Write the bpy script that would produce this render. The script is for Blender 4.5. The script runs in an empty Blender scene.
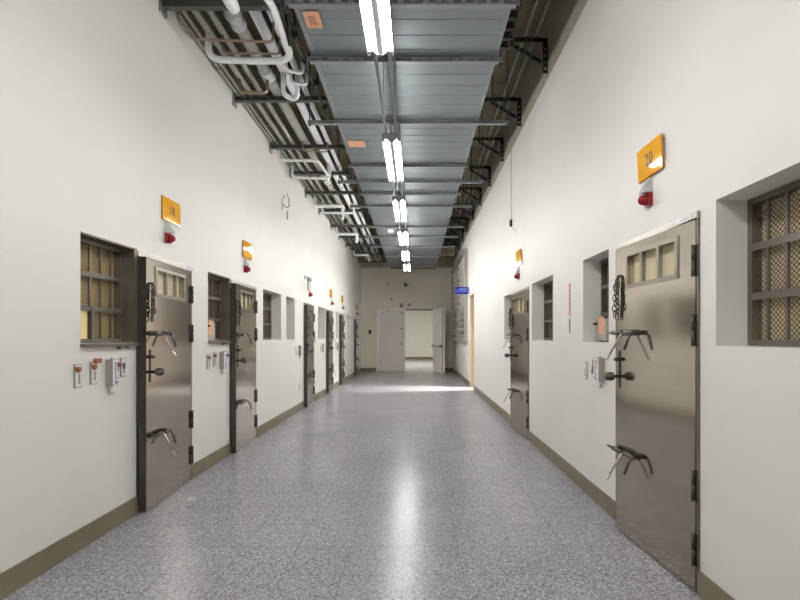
import bpy, bmesh, math, random
from mathutils import Vector, Matrix
random.seed(7)
S = bpy.context.scene
COL = S.collection
PI = math.pi
XL, XR, YE, YB = -2.215, 1.537, 18.3, -3.0      # wall faces, end wall, wall behind the camera
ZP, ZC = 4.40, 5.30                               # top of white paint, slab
CAMZ = 1.4

# ------------------------------------------------------------------ materials
def mat(name, col, rough=0.5, metal=0.0, var=0.0, vscale=3.0, bump=0.0, bscale=60.0, emit=None, estr=0.0, stretch=None, spec=0.5):
    m = bpy.data.materials.new(name); m.use_nodes = True
    nt = m.node_tree; N = nt.nodes; L = nt.links
    b = N['Principled BSDF']
    b.inputs['Base Color'].default_value = (*col, 1)
    b.inputs['Roughness'].default_value = rough
    b.inputs['Metallic'].default_value = metal
    b.inputs['Specular IOR Level'].default_value = spec
    if emit:
        b.inputs['Emission Color'].default_value = (*emit, 1)
        b.inputs['Emission Strength'].default_value = estr
    if var or bump:
        tc = N.new('ShaderNodeTexCoord'); mp = N.new('ShaderNodeMapping')
        L.new(tc.outputs['Object'], mp.inputs['Vector'])
        if stretch: mp.inputs['Scale'].default_value = stretch
    if var:
        n = N.new('ShaderNodeTexNoise'); n.inputs['Scale'].default_value = vscale; n.inputs['Detail'].default_value = 6
        L.new(mp.outputs['Vector'], n.inputs['Vector'])
        r = N.new('ShaderNodeValToRGB')
        r.color_ramp.elements[0].position = 0.32; r.color_ramp.elements[1].position = 0.72
        r.color_ramp.elements[0].color = (*[c*(1-var) for c in col], 1)
        r.color_ramp.elements[1].color = (*[min(1, c*(1+var*0.6)) for c in col], 1)
        L.new(n.outputs['Fac'], r.inputs['Fac']); L.new(r.outputs['Color'], b.inputs['Base Color'])
    if bump:
        n2 = N.new('ShaderNodeTexNoise'); n2.inputs['Scale'].default_value = bscale; n2.inputs['Detail'].default_value = 4
        L.new(mp.outputs['Vector'], n2.inputs['Vector'])
        bp = N.new('ShaderNodeBump'); bp.inputs['Strength'].default_value = bump; bp.inputs['Distance'].default_value = 0.01
        L.new(n2.outputs['Fac'], bp.inputs['Height']); L.new(bp.outputs['Normal'], b.inputs['Normal'])
    return m

def floor_mat():
    m = bpy.data.materials.new('terrazzo'); m.use_nodes = True
    nt = m.node_tree; N = nt.nodes; L = nt.links; b = N['Principled BSDF']
    tc = N.new('ShaderNodeTexCoord')
    v = N.new('ShaderNodeTexVoronoi'); v.inputs['Scale'].default_value = 135
    L.new(tc.outputs['Object'], v.inputs['Vector'])
    sep = N.new('ShaderNodeSeparateColor'); L.new(v.outputs['Color'], sep.inputs['Color'])
    r = N.new('ShaderNodeValToRGB'); r.color_ramp.interpolation = 'CONSTANT'
    e = r.color_ramp.elements
    e[0].position = 0; e[0].color = (0.20, 0.19, 0.205, 1)
    e[1].position = 0.2; e[1].color = (0.33, 0.32, 0.345, 1)
    x = e.new(0.52); x.color = (0.41, 0.40, 0.43, 1)
    x = e.new(0.82); x.color = (0.58, 0.57, 0.59, 1)
    L.new(sep.outputs['Red'], r.inputs['Fac'])
    # tiles
    mp = N.new('ShaderNodeMapping'); mp.inputs['Location'].default_value = (0.075, -2.65, 0)
    L.new(tc.outputs['Object'], mp.inputs['Vector'])
    br = N.new('ShaderNodeTexBrick'); br.offset = 0.0; br.squash = 1.0
    br.inputs['Scale'].default_value = 1.0; br.inputs['Brick Width'].default_value = 0.355; br.inputs['Row Height'].default_value = 0.355
    br.inputs['Mortar Size'].default_value = 0.0026; br.inputs['Mortar Smooth'].default_value = 0.1
    br.inputs['Color1'].default_value = (0.85, 0.85, 0.87, 1); br.inputs['Color2'].default_value = (0.92, 0.92, 0.93, 1)
    br.inputs['Mortar'].default_value = (0.55, 0.54, 0.53, 1)
    L.new(mp.outputs['Vector'], br.inputs['Vector'])
    mx = N.new('ShaderNodeMix'); mx.data_type = 'RGBA'; mx.blend_type = 'MULTIPLY'; mx.inputs[0].default_value = 1
    L.new(r.outputs['Color'], mx.inputs[6]); L.new(br.outputs['Color'], mx.inputs[7])
    n = N.new('ShaderNodeTexNoise'); n.inputs['Scale'].default_value = 1.1; n.inputs['Detail'].default_value = 2
    L.new(tc.outputs['Object'], n.inputs['Vector'])
    r2 = N.new('ShaderNodeValToRGB'); r2.color_ramp.elements[0].color = (0.91, 0.90, 0.915, 1); r2.color_ramp.elements[1].color = (1.03, 1.03, 1.045, 1)
    r2.color_ramp.elements[0].position = .25; r2.color_ramp.elements[1].position = .75
    L.new(n.outputs['Fac'], r2.inputs['Fac'])
    mx2 = N.new('ShaderNodeMix'); mx2.data_type = 'RGBA'; mx2.blend_type = 'MULTIPLY'; mx2.inputs[0].default_value = 1
    L.new(mx.outputs[2], mx2.inputs[6]); L.new(r2.outputs['Color'], mx2.inputs[7])
    L.new(mx2.outputs[2], b.inputs['Base Color'])
    n3 = N.new('ShaderNodeTexNoise'); n3.inputs['Scale'].default_value = 2.2; n3.inputs['Detail'].default_value = 2
    L.new(tc.outputs['Object'], n3.inputs['Vector'])
    mr = N.new('ShaderNodeMapRange'); mr.inputs[3].default_value = 0.20; mr.inputs[4].default_value = 0.30; b.inputs['Specular IOR Level'].default_value = 0.22
    L.new(n3.outputs['Fac'], mr.inputs[0]); L.new(mr.outputs[0], b.inputs['Roughness'])
    return m

M = dict(
    wall=mat('white_wall_paint', (0.82, 0.807, 0.77), 0.55, var=0.03, vscale=1.1, bump=0.05, bscale=35),
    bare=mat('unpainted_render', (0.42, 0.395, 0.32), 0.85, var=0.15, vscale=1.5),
    cream=mat('cream_wall_paint', (0.84, 0.80, 0.66), 0.6, var=0.05, vscale=1.2),
    farwall=mat('pale_wall_paint', (0.74, 0.74, 0.66), 0.6, var=0.03),
    slab=mat('olive_slab', (0.36, 0.33, 0.22), 0.9, var=0.2, vscale=2.0),
    base=mat('olive_skirting_paint', (0.215, 0.185, 0.115), 0.42, var=0.15, vscale=4),
    floor=floor_mat(),
    steel=mat('stainless_steel', (0.50, 0.45, 0.385), 0.13, 1.0, var=0.08, vscale=1.6, bump=0.012, bscale=30, stretch=(1, 1, 6)),
    steelframe=mat('bright_steel', (0.55, 0.52, 0.48), 0.30, 0.95),
    darksteel=mat('dark_steel', (0.10, 0.092, 0.08), 0.45, 0.8, var=0.2, vscale=8),
    midsteel=mat('weathered_steel', (0.25, 0.22, 0.18), 0.45, 0.75, var=0.25, vscale=5),
    barsteel=mat('grille_steel', (0.23, 0.205, 0.18), 0.4, 0.7, var=0.15, vscale=6),
    chrome=mat('chrome', (0.66, 0.64, 0.61), 0.18, 1.0),
    bolt=mat('gunmetal', (0.16, 0.15, 0.14), 0.25, 0.9),
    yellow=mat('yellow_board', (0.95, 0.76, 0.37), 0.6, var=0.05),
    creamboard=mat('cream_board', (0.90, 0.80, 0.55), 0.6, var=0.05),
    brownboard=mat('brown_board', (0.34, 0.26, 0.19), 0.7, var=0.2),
    pane=mat('cream_pane', (0.80, 0.72, 0.48), 0.3, var=0.06, vscale=5),
    meshwire=mat('mesh_wire', (0.16, 0.12, 0.07), 0.5, 0.5),
    duct=mat('galvanised_sheet', (0.30, 0.335, 0.352), 0.42, 0.8, var=0.12, vscale=1.6, bump=0.05, bscale=5),
    galv=mat('galvanised_strut', (0.36, 0.38, 0.39), 0.4, 0.8, var=0.1),
    blackmetal=mat('black_metal', (0.012, 0.012, 0.012), 0.45, 0.3),
    rackmetal=mat('rack_metal', (0.12, 0.12, 0.11), 0.5, 0.6),
    pipewhite=mat('white_pvc', (0.88, 0.88, 0.90), 0.4, var=0.06, vscale=4),
    pipegrey=mat('grey_lagging', (0.45, 0.44, 0.42), 0.5, var=0.15, vscale=6),
    pipesteel=mat('pipe_steel', (0.40, 0.39, 0.36), 0.4, 0.5, var=0.1),
    brass=mat('aged_copper', (0.36, 0.28, 0.20), 0.4, 0.6),
    tube=mat('lit_tube', (1, 1, 1), 0.4, emit=(1.0, 0.99, 0.96), estr=34),
    boosttube=mat('boosted_lit_tube', (1, 1, 1), 0.4, emit=(1.0, 0.99, 0.95), estr=56),
    lampwhite=mat('white_enamel', (0.85, 0.86, 0.88), 0.35),
    lampgrey=mat('grey_enamel', (0.35, 0.36, 0.36), 0.4),
    orange=mat('orange_acrylic', (0.88, 0.42, 0.02), 0.05),
    orangeedge=mat('orange_edge', (0.55, 0.22, 0.04), 0.3),
    ink=mat('black_ink', (0.02, 0.02, 0.02), 0.5),
    red=mat('red_lens', (0.30, 0.008, 0.014), 0.15),
    silver=mat('silver_plastic', (0.62, 0.63, 0.64), 0.3, 0.3),
    plate=mat('white_plastic', (0.78, 0.77, 0.74), 0.4),
    greybox=mat('grey_plastic', (0.40, 0.385, 0.34), 0.5),
    terra=mat('rust_orange_plastic', (0.36, 0.13, 0.05), 0.5),
    paper=mat('orange_paper', (0.80, 0.42, 0.26), 0.7, var=0.12, vscale=20),
    whitepaper=mat('white_paper', (0.80, 0.79, 0.82), 0.6),
    blue=mat('blue_sign', (0.010, 0.015, 0.36), 0.25),
    paleblue=mat('pale_blue_ink', (0.40, 0.50, 0.85), 0.5),
    pink=mat('pink_strip', (0.82, 0.42, 0.42), 0.5),
    redink=mat('red_ink', (0.42, 0.03, 0.04), 0.5),
    purple=mat('purple_ink', (0.10, 0.05, 0.25), 0.5),
    wood=mat('pine_wood', (0.58, 0.44, 0.27), 0.45, var=0.12, vscale=4, stretch=(1, 1, 0.15)),
    leafpaint=mat('warm_grey_door_paint', (0.82, 0.78, 0.72), 0.4, var=0.02),
    leafwhite=mat('white_edge_paint', (0.85, 0.84, 0.80), 0.4),
    louvre=mat('louvre_frame', (0.42, 0.38, 0.35), 0.4, 0.5),
    slat=mat('louvre_slat', (0.80, 0.79, 0.76), 0.25, 0.0), 
    void=mat('dark_behind_slats', (0.03, 0.03, 0.025), 0.2), leafframe=mat('window_surround_steel', (0.36, 0.335, 0.30), 0.3, 0.95),
    mark=mat('grey_wall_residue', (0.30, 0.29, 0.27), 0.7),
    markpale=mat('pale_wall_residue', (0.60, 0.59, 0.57), 0.7),
    black=mat('black_plastic', (0.01, 0.01, 0.01), 0.3),
    lamp=mat('lit_panel', (1, 1, 1), 0.4, emit=(1.0, 0.97, 0.90), estr=26),
)

# ------------------------------------------------------------------ mesh helpers
def rd(pts_R):  # identity helper
    return pts_R
def box(bm, x0, x1, y0, y1, z0, z1, mx=None, mi=0):
    vs = [bm.verts.new(Vector((x, y, z)) if mx is None else mx @ Vector((x, y, z))) for x in (x0, x1) for y in (y0, y1) for z in (z0, z1)]
    for f in ((0, 1, 3, 2), (4, 6, 7, 5), (0, 4, 5, 1), (2, 3, 7, 6), (0, 2, 6, 4), (1, 5, 7, 3)):
        fc = bm.faces.new([vs[i] for i in f]); fc.material_index = mi
def frame_of(d):
    d = d.normalized()
    a = Vector((0, 0, 1)) if abs(d.z) < 0.9 else Vector((1, 0, 0))
    u = d.cross(a).normalized(); return u, d.cross(u).normalized()
def fillet(pts, r, n=5):
    pts = [Vector(p) for p in pts]
    if len(pts) < 3 or r <= 0: return pts
    out = [pts[0]]
    for i in range(1, len(pts)-1):
        a, p, b = pts[i-1], pts[i], pts[i+1]
        da, db = (a-p), (b-p)
        rr = min(r, da.length*0.45, db.length*0.45)
        s, e = p + da.normalized()*rr, p + db.normalized()*rr
        for k in range(n+1):
            t = k/n
            out.append(s*(1-t)**2 + p*2*t*(1-t) + e*t*t)
    out.append(pts[-1]); return out
def tube(bm, pts, r, seg=12, bend=0.0, cap=True, mi=0):
    pts = fillet(pts, bend) if bend else [Vector(p) for p in pts]
    rs = r if isinstance(r, (list, tuple)) else [r]*len(pts)
    rings = []; u = None
    for i, p in enumerate(pts):
        d = (pts[min(i+1, len(pts)-1)] - pts[max(i-1, 0)])
        if d.length < 1e-9: d = Vector((0, 0, 1))
        d.normalize()
        if u is None: u, v = frame_of(d)
        else:
            u = (u - d*u.dot(d))
            if u.length < 1e-6: u, v = frame_of(d)
            u.normalize(); v = d.cross(u)
        rings.append([bm.verts.new(p + (u*math.cos(2*PI*k/seg) + v*math.sin(2*PI*k/seg))*rs[i]) for k in range(seg)])
    for a, b in zip(rings, rings[1:]):
        for k in range(seg):
            f = bm.faces.new((a[k], a[(k+1) % seg], b[(k+1) % seg], b[k])); f.smooth = True; f.material_index = mi
    if cap:
        for rg in (rings[0], rings[-1]):
            f = bm.faces.new(rg); f.material_index = mi
def ring(bm, c, u, v, R, r, ax=1.0, seg=12, s2=6, arc=(0, 2*PI)):
    pts = []
    full = abs(arc[1]-arc[0]-2*PI) < 1e-6
    n = seg if full else seg+1
    for i in range(n):
        t = arc[0] + (arc[1]-arc[0])*i/seg
        pts.append(c + u*(R*math.cos(t)) + v*(R*ax*math.sin(t)))
    w = u.cross(v).normalized(); rings = []
    for i, p in enumerate(pts):
        d = (p-c).normalized()
        rings.append([bm.verts.new(p + (d*math.cos(2*PI*k/s2) + w*math.sin(2*PI*k/s2))*r) for k in range(s2)])
    m = len(rings)
    for i in range(m if full else m-1):
        a, b = rings[i], rings[(i+1) % m]
        for k in range(s2):
            f = bm.faces.new((a[k], a[(k+1) % s2], b[(k+1) % s2], b[k])); f.smooth = True
def slab(bm, u0, u1, v0, v1, t, holes=(), fn=None, cuts_v=(), mfn=None):
    """plate in u-v with rectangular holes; face at n=0, back at n=-t; fn(u,n,v)->Vector"""
    fn = fn or (lambda u, n, v: Vector((u, n, v)))
    us = sorted({u0, u1, *[h[0] for h in holes], *[h[1] for h in holes]}); us = [u for u in us if u0 <= u <= u1]
    vs = sorted({v0, v1, *cuts_v, *[h[2] for h in holes], *[h[3] for h in holes]}); vs = [v for v in vs if v0 <= v <= v1]
    nu, nv = len(us)-1, len(vs)-1
    def solid(i, j):
        if i < 0 or j < 0 or i >= nu or j >= nv: return False
        cu, cv = (us[i]+us[i+1])/2, (vs[j]+vs[j+1])/2
        return not any(h[0] < cu < h[1] and h[2] < cv < h[3] for h in holes)
    cache = {}
    def V(i, j, b):
        k = (i, j, b)
        if k not in cache: cache[k] = bm.verts.new(fn(us[i], -t if b else 0.0, vs[j]))
        return cache[k]
    for i in range(nu):
        for j in range(nv):
            if not solid(i, j): continue
            mi = mfn((us[i]+us[i+1])/2, (vs[j]+vs[j+1])/2) if mfn else 0
            fs = [bm.faces.new((V(i, j, 0), V(i+1, j, 0), V(i+1, j+1, 0), V(i, j+1, 0))),
                  bm.faces.new((V(i, j, 1), V(i, j+1, 1), V(i+1, j+1, 1), V(i+1, j, 1)))]
            for (di, dj, a, b) in ((-1, 0, (i, j), (i, j+1)), (1, 0, (i+1, j), (i+1, j+1)), (0, -1, (i, j), (i+1, j)), (0, 1, (i, j+1), (i+1, j+1))):
                if not solid(i+di, j+dj):
                    fs.append(bm.faces.new((V(*a, 0), V(*b, 0), V(*b, 1), V(*a, 1))))
            for f in fs: f.material_index = mi
def lathe(bm, prof, c, axis, seg=16):
    u, v = frame_of(axis); axis = axis.normalized(); rings = []
    for (r, h) in prof:
        rings.append([bm.verts.new(c + axis*h + (u*math.cos(2*PI*k/seg) + v*math.sin(2*PI*k/seg))*max(r, 1e-4)) for k in range(seg)])
    for a, b in zip(rings, rings[1:]):
        for k in range(seg):
            f = bm.faces.new((a[k], a[(k+1) % seg], b[(k+1) % seg], b[k])); f.smooth = True
    bm.faces.new(rings[0]); bm.faces.new(rings[-1])
def poly(bm, pts, t, nrm):
    a = [bm.verts.new(p) for p in pts]; b = [bm.verts.new(p + nrm*t) for p in pts]
    bm.faces.new(a); bm.faces.new(b[::-1])
    for i in range(len(a)):
        j = (i+1) % len(a); bm.faces.new((a[i], a[j], b[j], b[i]))
def mesh_of(name, bm, mats):
    bmesh.ops.recalc_face_normals(bm, faces=bm.faces)
    me = bpy.data.meshes.new(name); bm.to_mesh(me); bm.free()
    for m in (mats if isinstance(mats, (list, tuple)) else [mats]): me.materials.append(m)
    return me
def obj(name, bm, m, parent=None, loc=(0, 0, 0), rz=0.0, bevel=0.0):
    me = mesh_of(name, bm, m) if isinstance(bm, bmesh.types.BMesh) else bm
    o = bpy.data.objects.new(name, me); COL.objects.link(o)
    o.location = loc; o.rotation_euler = (0, 0, rz)
    if parent is not None: o.parent = parent
    if bevel:
        md = o.modifiers.new('Bevel', 'BEVEL'); md.width = bevel; md.segments = 2; md.limit_method = 'ANGLE'; md.angle_limit = math.radians(50)
    return o
def empty(name, loc, rz=0.0):
    o = bpy.data.objects.new(name, None); COL.objects.link(o); o.empty_display_size = 0.05
    o.location = loc; o.rotation_euler = (0, 0, rz); return o
def tag(o, label=None, cat=None, group=None, kind=None):
    if label: o['label'] = label
    if cat: o['category'] = cat
    if group: o['group'] = group
    if kind: o['kind'] = kind
    return o
def copy_tree(o, parent=None):
    c = o.copy(); COL.objects.link(c); c.parent = parent
    for ch in list(o.children): copy_tree(ch, c)
    return c
def B(): return bmesh.new()
def bx(*a, **k):
    bm = B(); box(bm, *a, **k); return bm
def recenter(o):
    """put a top-level mesh's origin at its base centre"""
    me = o.data; vs = me.vertices
    lo = Vector((min(v.co.x for v in vs), min(v.co.y for v in vs), min(v.co.z for v in vs)))
    hi = Vector((max(v.co.x for v in vs), max(v.co.y for v in vs), max(v.co.z for v in vs)))
    c = Vector(((lo.x+hi.x)/2, (lo.y+hi.y)/2, lo.z))
    me.transform(Matrix.Translation(-c)); o.location = Vector(o.location) + c
    return o
def text_mesh(name, s, size, ext=0.001):
    cu = bpy.data.curves.new(name, 'FONT'); cu.body = s; cu.size = size; cu.extrude = ext; cu.offset = -0.0008
    cu.align_x = 'CENTER'; cu.align_y = 'CENTER'
    o = bpy.data.objects.new(name, cu); COL.objects.link(o)
    bpy.context.view_layer.update()
    me = bpy.data.meshes.new_from_object(o.evaluated_get(bpy.context.evaluated_depsgraph_get()))
    bpy.data.objects.remove(o); bpy.data.curves.remove(cu)
    me.transform(Matrix.Rotation(PI/2, 4, 'X'))     # upright, facing -Y
    me.transform(Matrix.Rotation(PI, 4, 'Z'))       # facing +Y (outward normal n)
    return me
# local wall frame: x = s along the wall, y = n out into the corridor, z up
RZL, RZR = -PI/2, PI/2
def at_wall(side, D, z=0.0, n=0.0):
    return ((XL+n, D, z) if side == 'L' else (XR-n, D, z)), (RZL if side == 'L' else RZR)

# ------------------------------------------------------------------ layout (side, D of the s=0 edge, ...)
WZ0, WZ1 = 1.355, 2.10
LEAF = 0.84; TH = math.radians(4.2)
doorsL = [4.418, 6.21, 9.76, 11.98, 13.88, 17.06]     # hinge distances
doorsR = [2.451, 6.10]
# windows: (side, near, far, style)
winL = [(2.975, 3.545, 'lined'), (4.80, 5.335, 'lined'), (6.54, 7.42, 'large'), (7.71, 8.25, 'small'), (10.25, 11.05, 'large'), (12.50, 12.95, 'small'), (14.60, 15.45, 'large')]
winR = [(1.40, 2.302, 'large'), (3.58, 4.125, 'small'), (5.03, 5.95, 'large'), (7.23, 7.79, 'small')]
holesL = [(a, b, WZ0, WZ1) for a, b, _ in winL] + [(h-LEAF-0.012, h+0.022, 0, 2.085) for h in doorsL]
LW = (13.25, 18.05, 1.28, 3.97)                         # louvred window in right wall
WD = (11.82, 12.62, 0, 2.56)                            # wooden doorway
holesR = [(a, b, WZ0, WZ1) for a, b, _ in winR] + [(h-0.022, h+LEAF+0.012, 0, 2.085) for h in doorsR] + [LW, WD]

def struct(name, bm, m, label=None):
    o = obj(name, bm, m); o['kind'] = 'structure'
    if label: o['label'] = label
    return o
# ------------------------------------------------------------------ shell
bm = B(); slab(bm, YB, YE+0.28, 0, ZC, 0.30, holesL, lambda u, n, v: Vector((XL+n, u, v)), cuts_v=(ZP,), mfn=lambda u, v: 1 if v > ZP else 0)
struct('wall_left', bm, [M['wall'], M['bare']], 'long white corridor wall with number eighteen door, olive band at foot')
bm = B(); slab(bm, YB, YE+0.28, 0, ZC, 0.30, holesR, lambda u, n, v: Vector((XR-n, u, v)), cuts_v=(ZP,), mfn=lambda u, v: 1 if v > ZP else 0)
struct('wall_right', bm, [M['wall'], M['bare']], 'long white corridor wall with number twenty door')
EDX0, EDX1, EDZ = -1.545, 0.735, 2.53                    # double doorway in the end wall
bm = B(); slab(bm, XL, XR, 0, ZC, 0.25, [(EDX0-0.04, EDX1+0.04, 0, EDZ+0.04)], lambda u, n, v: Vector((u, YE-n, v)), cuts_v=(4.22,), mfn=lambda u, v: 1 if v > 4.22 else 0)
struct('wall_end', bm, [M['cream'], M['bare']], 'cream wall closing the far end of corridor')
struct('wall_back', bx(XL-0.3, XR+0.3, YB-0.25, YB, 0, ZC), M['wall'])
struct('floor', bx(XL-2.4, 6.0, YB-0.3, 29.2, -0.15, 0.0), M['floor'], 'polished grey speckled terrazzo floor tiles')
bm = B(); box(bm, XL-0.3, XR+0.3, YB-0.25, YE+0.28, ZC, ZC+0.2)
for k in range(1, 18):
    box(bm, XL+0.01, XR-0.01, k*1.15-0.01, k*1.15+0.01, ZC-0.012, ZC+0.01)
struct('ceiling', bm, M['slab'], 'olive concrete slab above the pipes')
def runs(a, b, gaps):
    out = []; p = a
    for g0, g1 in sorted(gaps):
        if g0 > p: out.append((p, g0))
        p = g1
    if p < b: out.append((p, b))
    return out
bm = B()
for a, b in runs(YB, YE, [(h[0], h[1]) for h in holesL if h[2] == 0]): box(bm, XL, XL+0.012, a, b, 0, 0.138)
struct('baseboard_left', bm, M['base'])
bm = B()
for a, b in runs(YB, YE, [(h[0], h[1]) for h in holesR if h[2] == 0]): box(bm, XR-0.012, XR, a, b, 0, 0.138)
struct('baseboard_right', bm, M['base'])
bm = B(); box(bm, XL+0.012, EDX0-0.06, YE-0.012, YE, 0, 0.138); box(bm, EDX1+0.06, XR-0.012, YE-0.012, YE, 0, 0.138)
struct('baseboard_end', bm, M['base'])
# room beyond the end doors
bm = B(); slab(bm, -4.6, 4.6, 0, 3.4, 0.2, (), lambda u, n, v: Vector((u, 28.6-n, v)))
struct('wall_far', bm, M['farwall'])
struct('wall_far_left', bx(-4.6, -4.5, YE+0.28, 28.8, 0, 3.4), M['farwall'])
struct('wall_far_right', bx(4.5, 4.6, YE+0.28, 28.8, 0, 3.4), M['farwall'])
struct('ceiling_far', bx(-4.6, 4.6, YE+0.28, 28.8, 3.4, 3.5), M['farwall'])
bm = B(); box(bm, -4.6, XL-0.3, YE+0.02, YE+0.28, 0, 3.5); box(bm, XR+0.3, 4.6, YE+0.02, YE+0.28, 0, 3.5)
struct('wall_far_front', bm, M['farwall'])
struct('baseboard_far', bx(-4.5, 4.5, 28.585, 28.6, 0, 0.14), M['base'])
# side room beyond the wooden doorway
bm = B(); box(bm, 5.0, 5.1, 10.0, 14.4, 0, 3.1); box(bm, XR+0.3, 5.1, 10.0, 10.1, 0, 3.1); box(bm, XR+0.3, 5.1, 14.3, 14.4, 0, 3.1)
struct('wall_side', bm, M['farwall'])
struct('ceiling_side', bx(XR+0.3, 5.1, 10.0, 14.4, 3.1, 3.2), M['farwall'])

# ------------------------------------------------------------------ cell windows
def lattice(w, h, step=0.026, ww=0.0034):
    bm = B()
    for sgn in (1, -1):
        c = -h
        while c < w+h:
            # line x = c + sgn*(z)  (for sgn=-1 shift by h)
            pts = []
            off = c if sgn == 1 else c + h
            z0, z1 = 0.0, h
            # clip on x in [0,w]
            if sgn == 1: z0 = max(z0, -off); z1 = min(z1, w-off)
            else: z0 = max(z0, off-w); z1 = min(z1, off)
            if z1 - z0 > 0.004:
                d = ww*0.7; y = 0.0 if sgn == 1 else 0.0015
                a = [(off+sgn*z0-d, z0), (off+sgn*z0+d, z0), (off+sgn*z1+d, z1), (off+sgn*z1-d, z1)]
                vs = [bm.verts.new((x, y, z)) for x, z in a]; v2 = [bm.verts.new((x, y-0.0015, z)) for x, z in a]
                bm.faces.new(vs); bm.faces.new(v2[::-1])
                for i in range(4): bm.faces.new((vs[i], vs[(i+1) % 4], v2[(i+1) % 4], v2[i]))
            c += step
    return bm
lat_cache = {}
def make_window(side, a, b, style, idx, board, label):
    w = b-a; h = WZ1-WZ0
    s0 = b if side == 'L' else a
    loc, rz = at_wall(side, s0, WZ0)
    r = empty('window_%d' % idx, loc, rz); r['kind'] = 'structure'; r['label'] = label
    d = 0.085 if style == 'lined' else 0.16
    g = 0.001
    if style == 'lined':
        bm = B()
        box(bm, g, 0.012, -0.28, 0.008, g, h-g)                      # door-side steel plate
        box(bm, -0.022, 0.004, 0.001, 0.009, -0.012, h+0.0)          # flange to the door frame
        box(bm, 0.012, w-g, -0.28, 0.004, h-0.012, h-g)              # head plate
        for k in range(9):                                           # bolt heads along the plate
            box(bm, 0.012, 0.016, -0.045, -0.033, 0.06+k*0.075, 0.072+k*0.075)
        obj('lining', bm, M['midsteel'], r)
        bm = B(); box(bm, -0.015, w+0.004, -0.28, 0.035, -0.022, -0.001); box(bm, 0.20, 0.225, 0.01, 0.03, -0.045, -0.022); box(bm, 0.10, 0.12, 0.005, 0.022, -0.038, -0.022)
        obj('sill', bm, M['midsteel'], r)
    e0, e1, f0, f1 = (0.014, w-0.002, 0.002, h-0.014) if style == 'lined' else (0.002, w-0.002, 0.002, h-0.002)
    bm = B(); slab(bm, e0, e1, f0, f1, 0.05, [(e0+0.03, e1-0.03, f0+0.03, f1-0.03)], lambda u, n, v: Vector((u, n-d, v)))
    obj('grille_frame', bm, M['barsteel'], r)
    n = max(3, int(round((e1-e0)/0.112)))
    bar = mesh_of('bar', bx(-0.008, 0.008, -0.011, 0.0, f0+0.03, f1-0.03), M['barsteel'])
    for k in range(1, n):
        obj('bar', bar, None, r, (e0+(e1-e0)*k/n, -d-0.0125, 0))
    rail = mesh_of('rail', bx(e0+0.03, e1-0.03, -0.012, 0.0, -0.018, 0.018), M['barsteel'])
    for k in (1, 2): obj('rail', rail, None, r, (0, -d-0.001, f0+(f1-f0)*k/3))
    key = (round(e1-e0, 3), round(f1-f0, 3))
    if key not in lat_cache: lat_cache[key] = mesh_of('mesh_screen', lattice(e1-e0-0.004, f1-f0-0.004), M['meshwire'])
    obj('mesh_screen', lat_cache[key], None, r, (e0+0.002, -d-0.028, f0+0.002))
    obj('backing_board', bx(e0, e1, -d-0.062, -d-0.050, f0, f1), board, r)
    return r
wl = {
 ('L', 0): 'steel lined barred window with yellow mesh left of door eighteen', ('L', 1): 'steel lined barred window left of second door on left wall',
 ('L', 2): 'wide barred window in deep white recess past second left door', ('L', 3): 'narrow deep recess window left of third left door',
 ('L', 4): 'wide recessed window between third and fourth left doors', ('L', 5): 'narrow recessed window between fourth and fifth left doors',
 ('L', 6): 'recessed window between fifth and last left doors', ('R', 0): 'large barred window with cream mesh nearest on right wall, cut by photo edge',
 ('R', 1): 'narrow recessed barred window left of door twenty', ('R', 2): 'wide recessed barred window right of the second right door', ('R', 3): 'narrow recess left of the second right door'}
idx = 1; W = {}
for side, lst in (('L', winL), ('R', winR)):
    for i, (a, b, st) in enumerate(lst):
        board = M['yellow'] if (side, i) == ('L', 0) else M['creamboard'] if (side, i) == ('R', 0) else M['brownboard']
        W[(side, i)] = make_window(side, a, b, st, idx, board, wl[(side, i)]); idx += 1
# wooden hatch and post in the nearest left window
r = W[('L', 0)]
obj('hatch_board', bx(0.375, 0.560, -0.110, -0.0985, 0.03, 0.245), M['yellow'], r)['label'] = 'plain yellow board in the lower corner'
obj('hatch_post', bx(0.325, 0.355, -0.0975, -0.078, 0.03, 0.26), M['barsteel'], r)
# lock box hung on the grille of two windows
def lock_box(win, s0, label, d):
    w = win
    bm = bx(s0, s0+0.23, -d+0.003, -d+0.055, 0.012, 0.205)
    lb = obj('lock_box', bm, M['greybox'], w, bevel=0.004); lb['label'] = label
    obj('paper_tag', bx(s0+0.05, s0+0.16, -d+0.0555, -d+0.058, 0.07, 0.225), M['paper'], lb)
    bm = B(); lathe(bm, [(0.012, 0), (0.012, 0.03), (0.008, 0.035)], Vector((s0+0.20, -d+0.055, 0.165)), Vector((0, 1, 0)), 10)
    obj('knob', bm, M['black'], lb)
lock_box(W[('R', 1)], 0.29, 'grey metal lock box with orange paper', 0.16)
lock_box(W[('L', 1)], 0.29, 'grey metal lock box with orange paper', 0.085)

# ------------------------------------------------------------------ cell doors
def chain_mesh():
    bm = B()
    def strand(p0, n, dx, sway):
        p = Vector(p0)
        for k in range(n):
            c = p + Vector((dx*k + sway*math.sin(k*0.9), 0.004*(k % 2), -0.037*k))
            z = Vector((0, 0, 1)); side = Vector((1, 0, 0)) if k % 2 == 0 else Vector((0.35, 0.94, 0)).normalized()
            ring(bm, c, side, z, 0.0125, 0.0042, ax=1.95, seg=12, s2=6)
    strand((0.0, 0.016, -0.03), 8, 0.0022, 0.003)
    strand((0.012, 0.022, -0.035), 6, -0.0040, 0.004)
    strand((0.004, 0.030, -0.045), 7, 0.0045, 0.002)
    tube(bm, [(0, 0, 0.0), (0, 0.02, 0.004), (0, 0.026, -0.012), (0, 0.02, -0.03)], 0.006, 8, 0.008)
    lathe(bm, [(0.013, 0), (0.013, 0.004)], Vector((0, 0, 0)), Vector((0, 1, 0)), 10)
    return mesh_of('chain', bm, M['bolt'])
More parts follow.
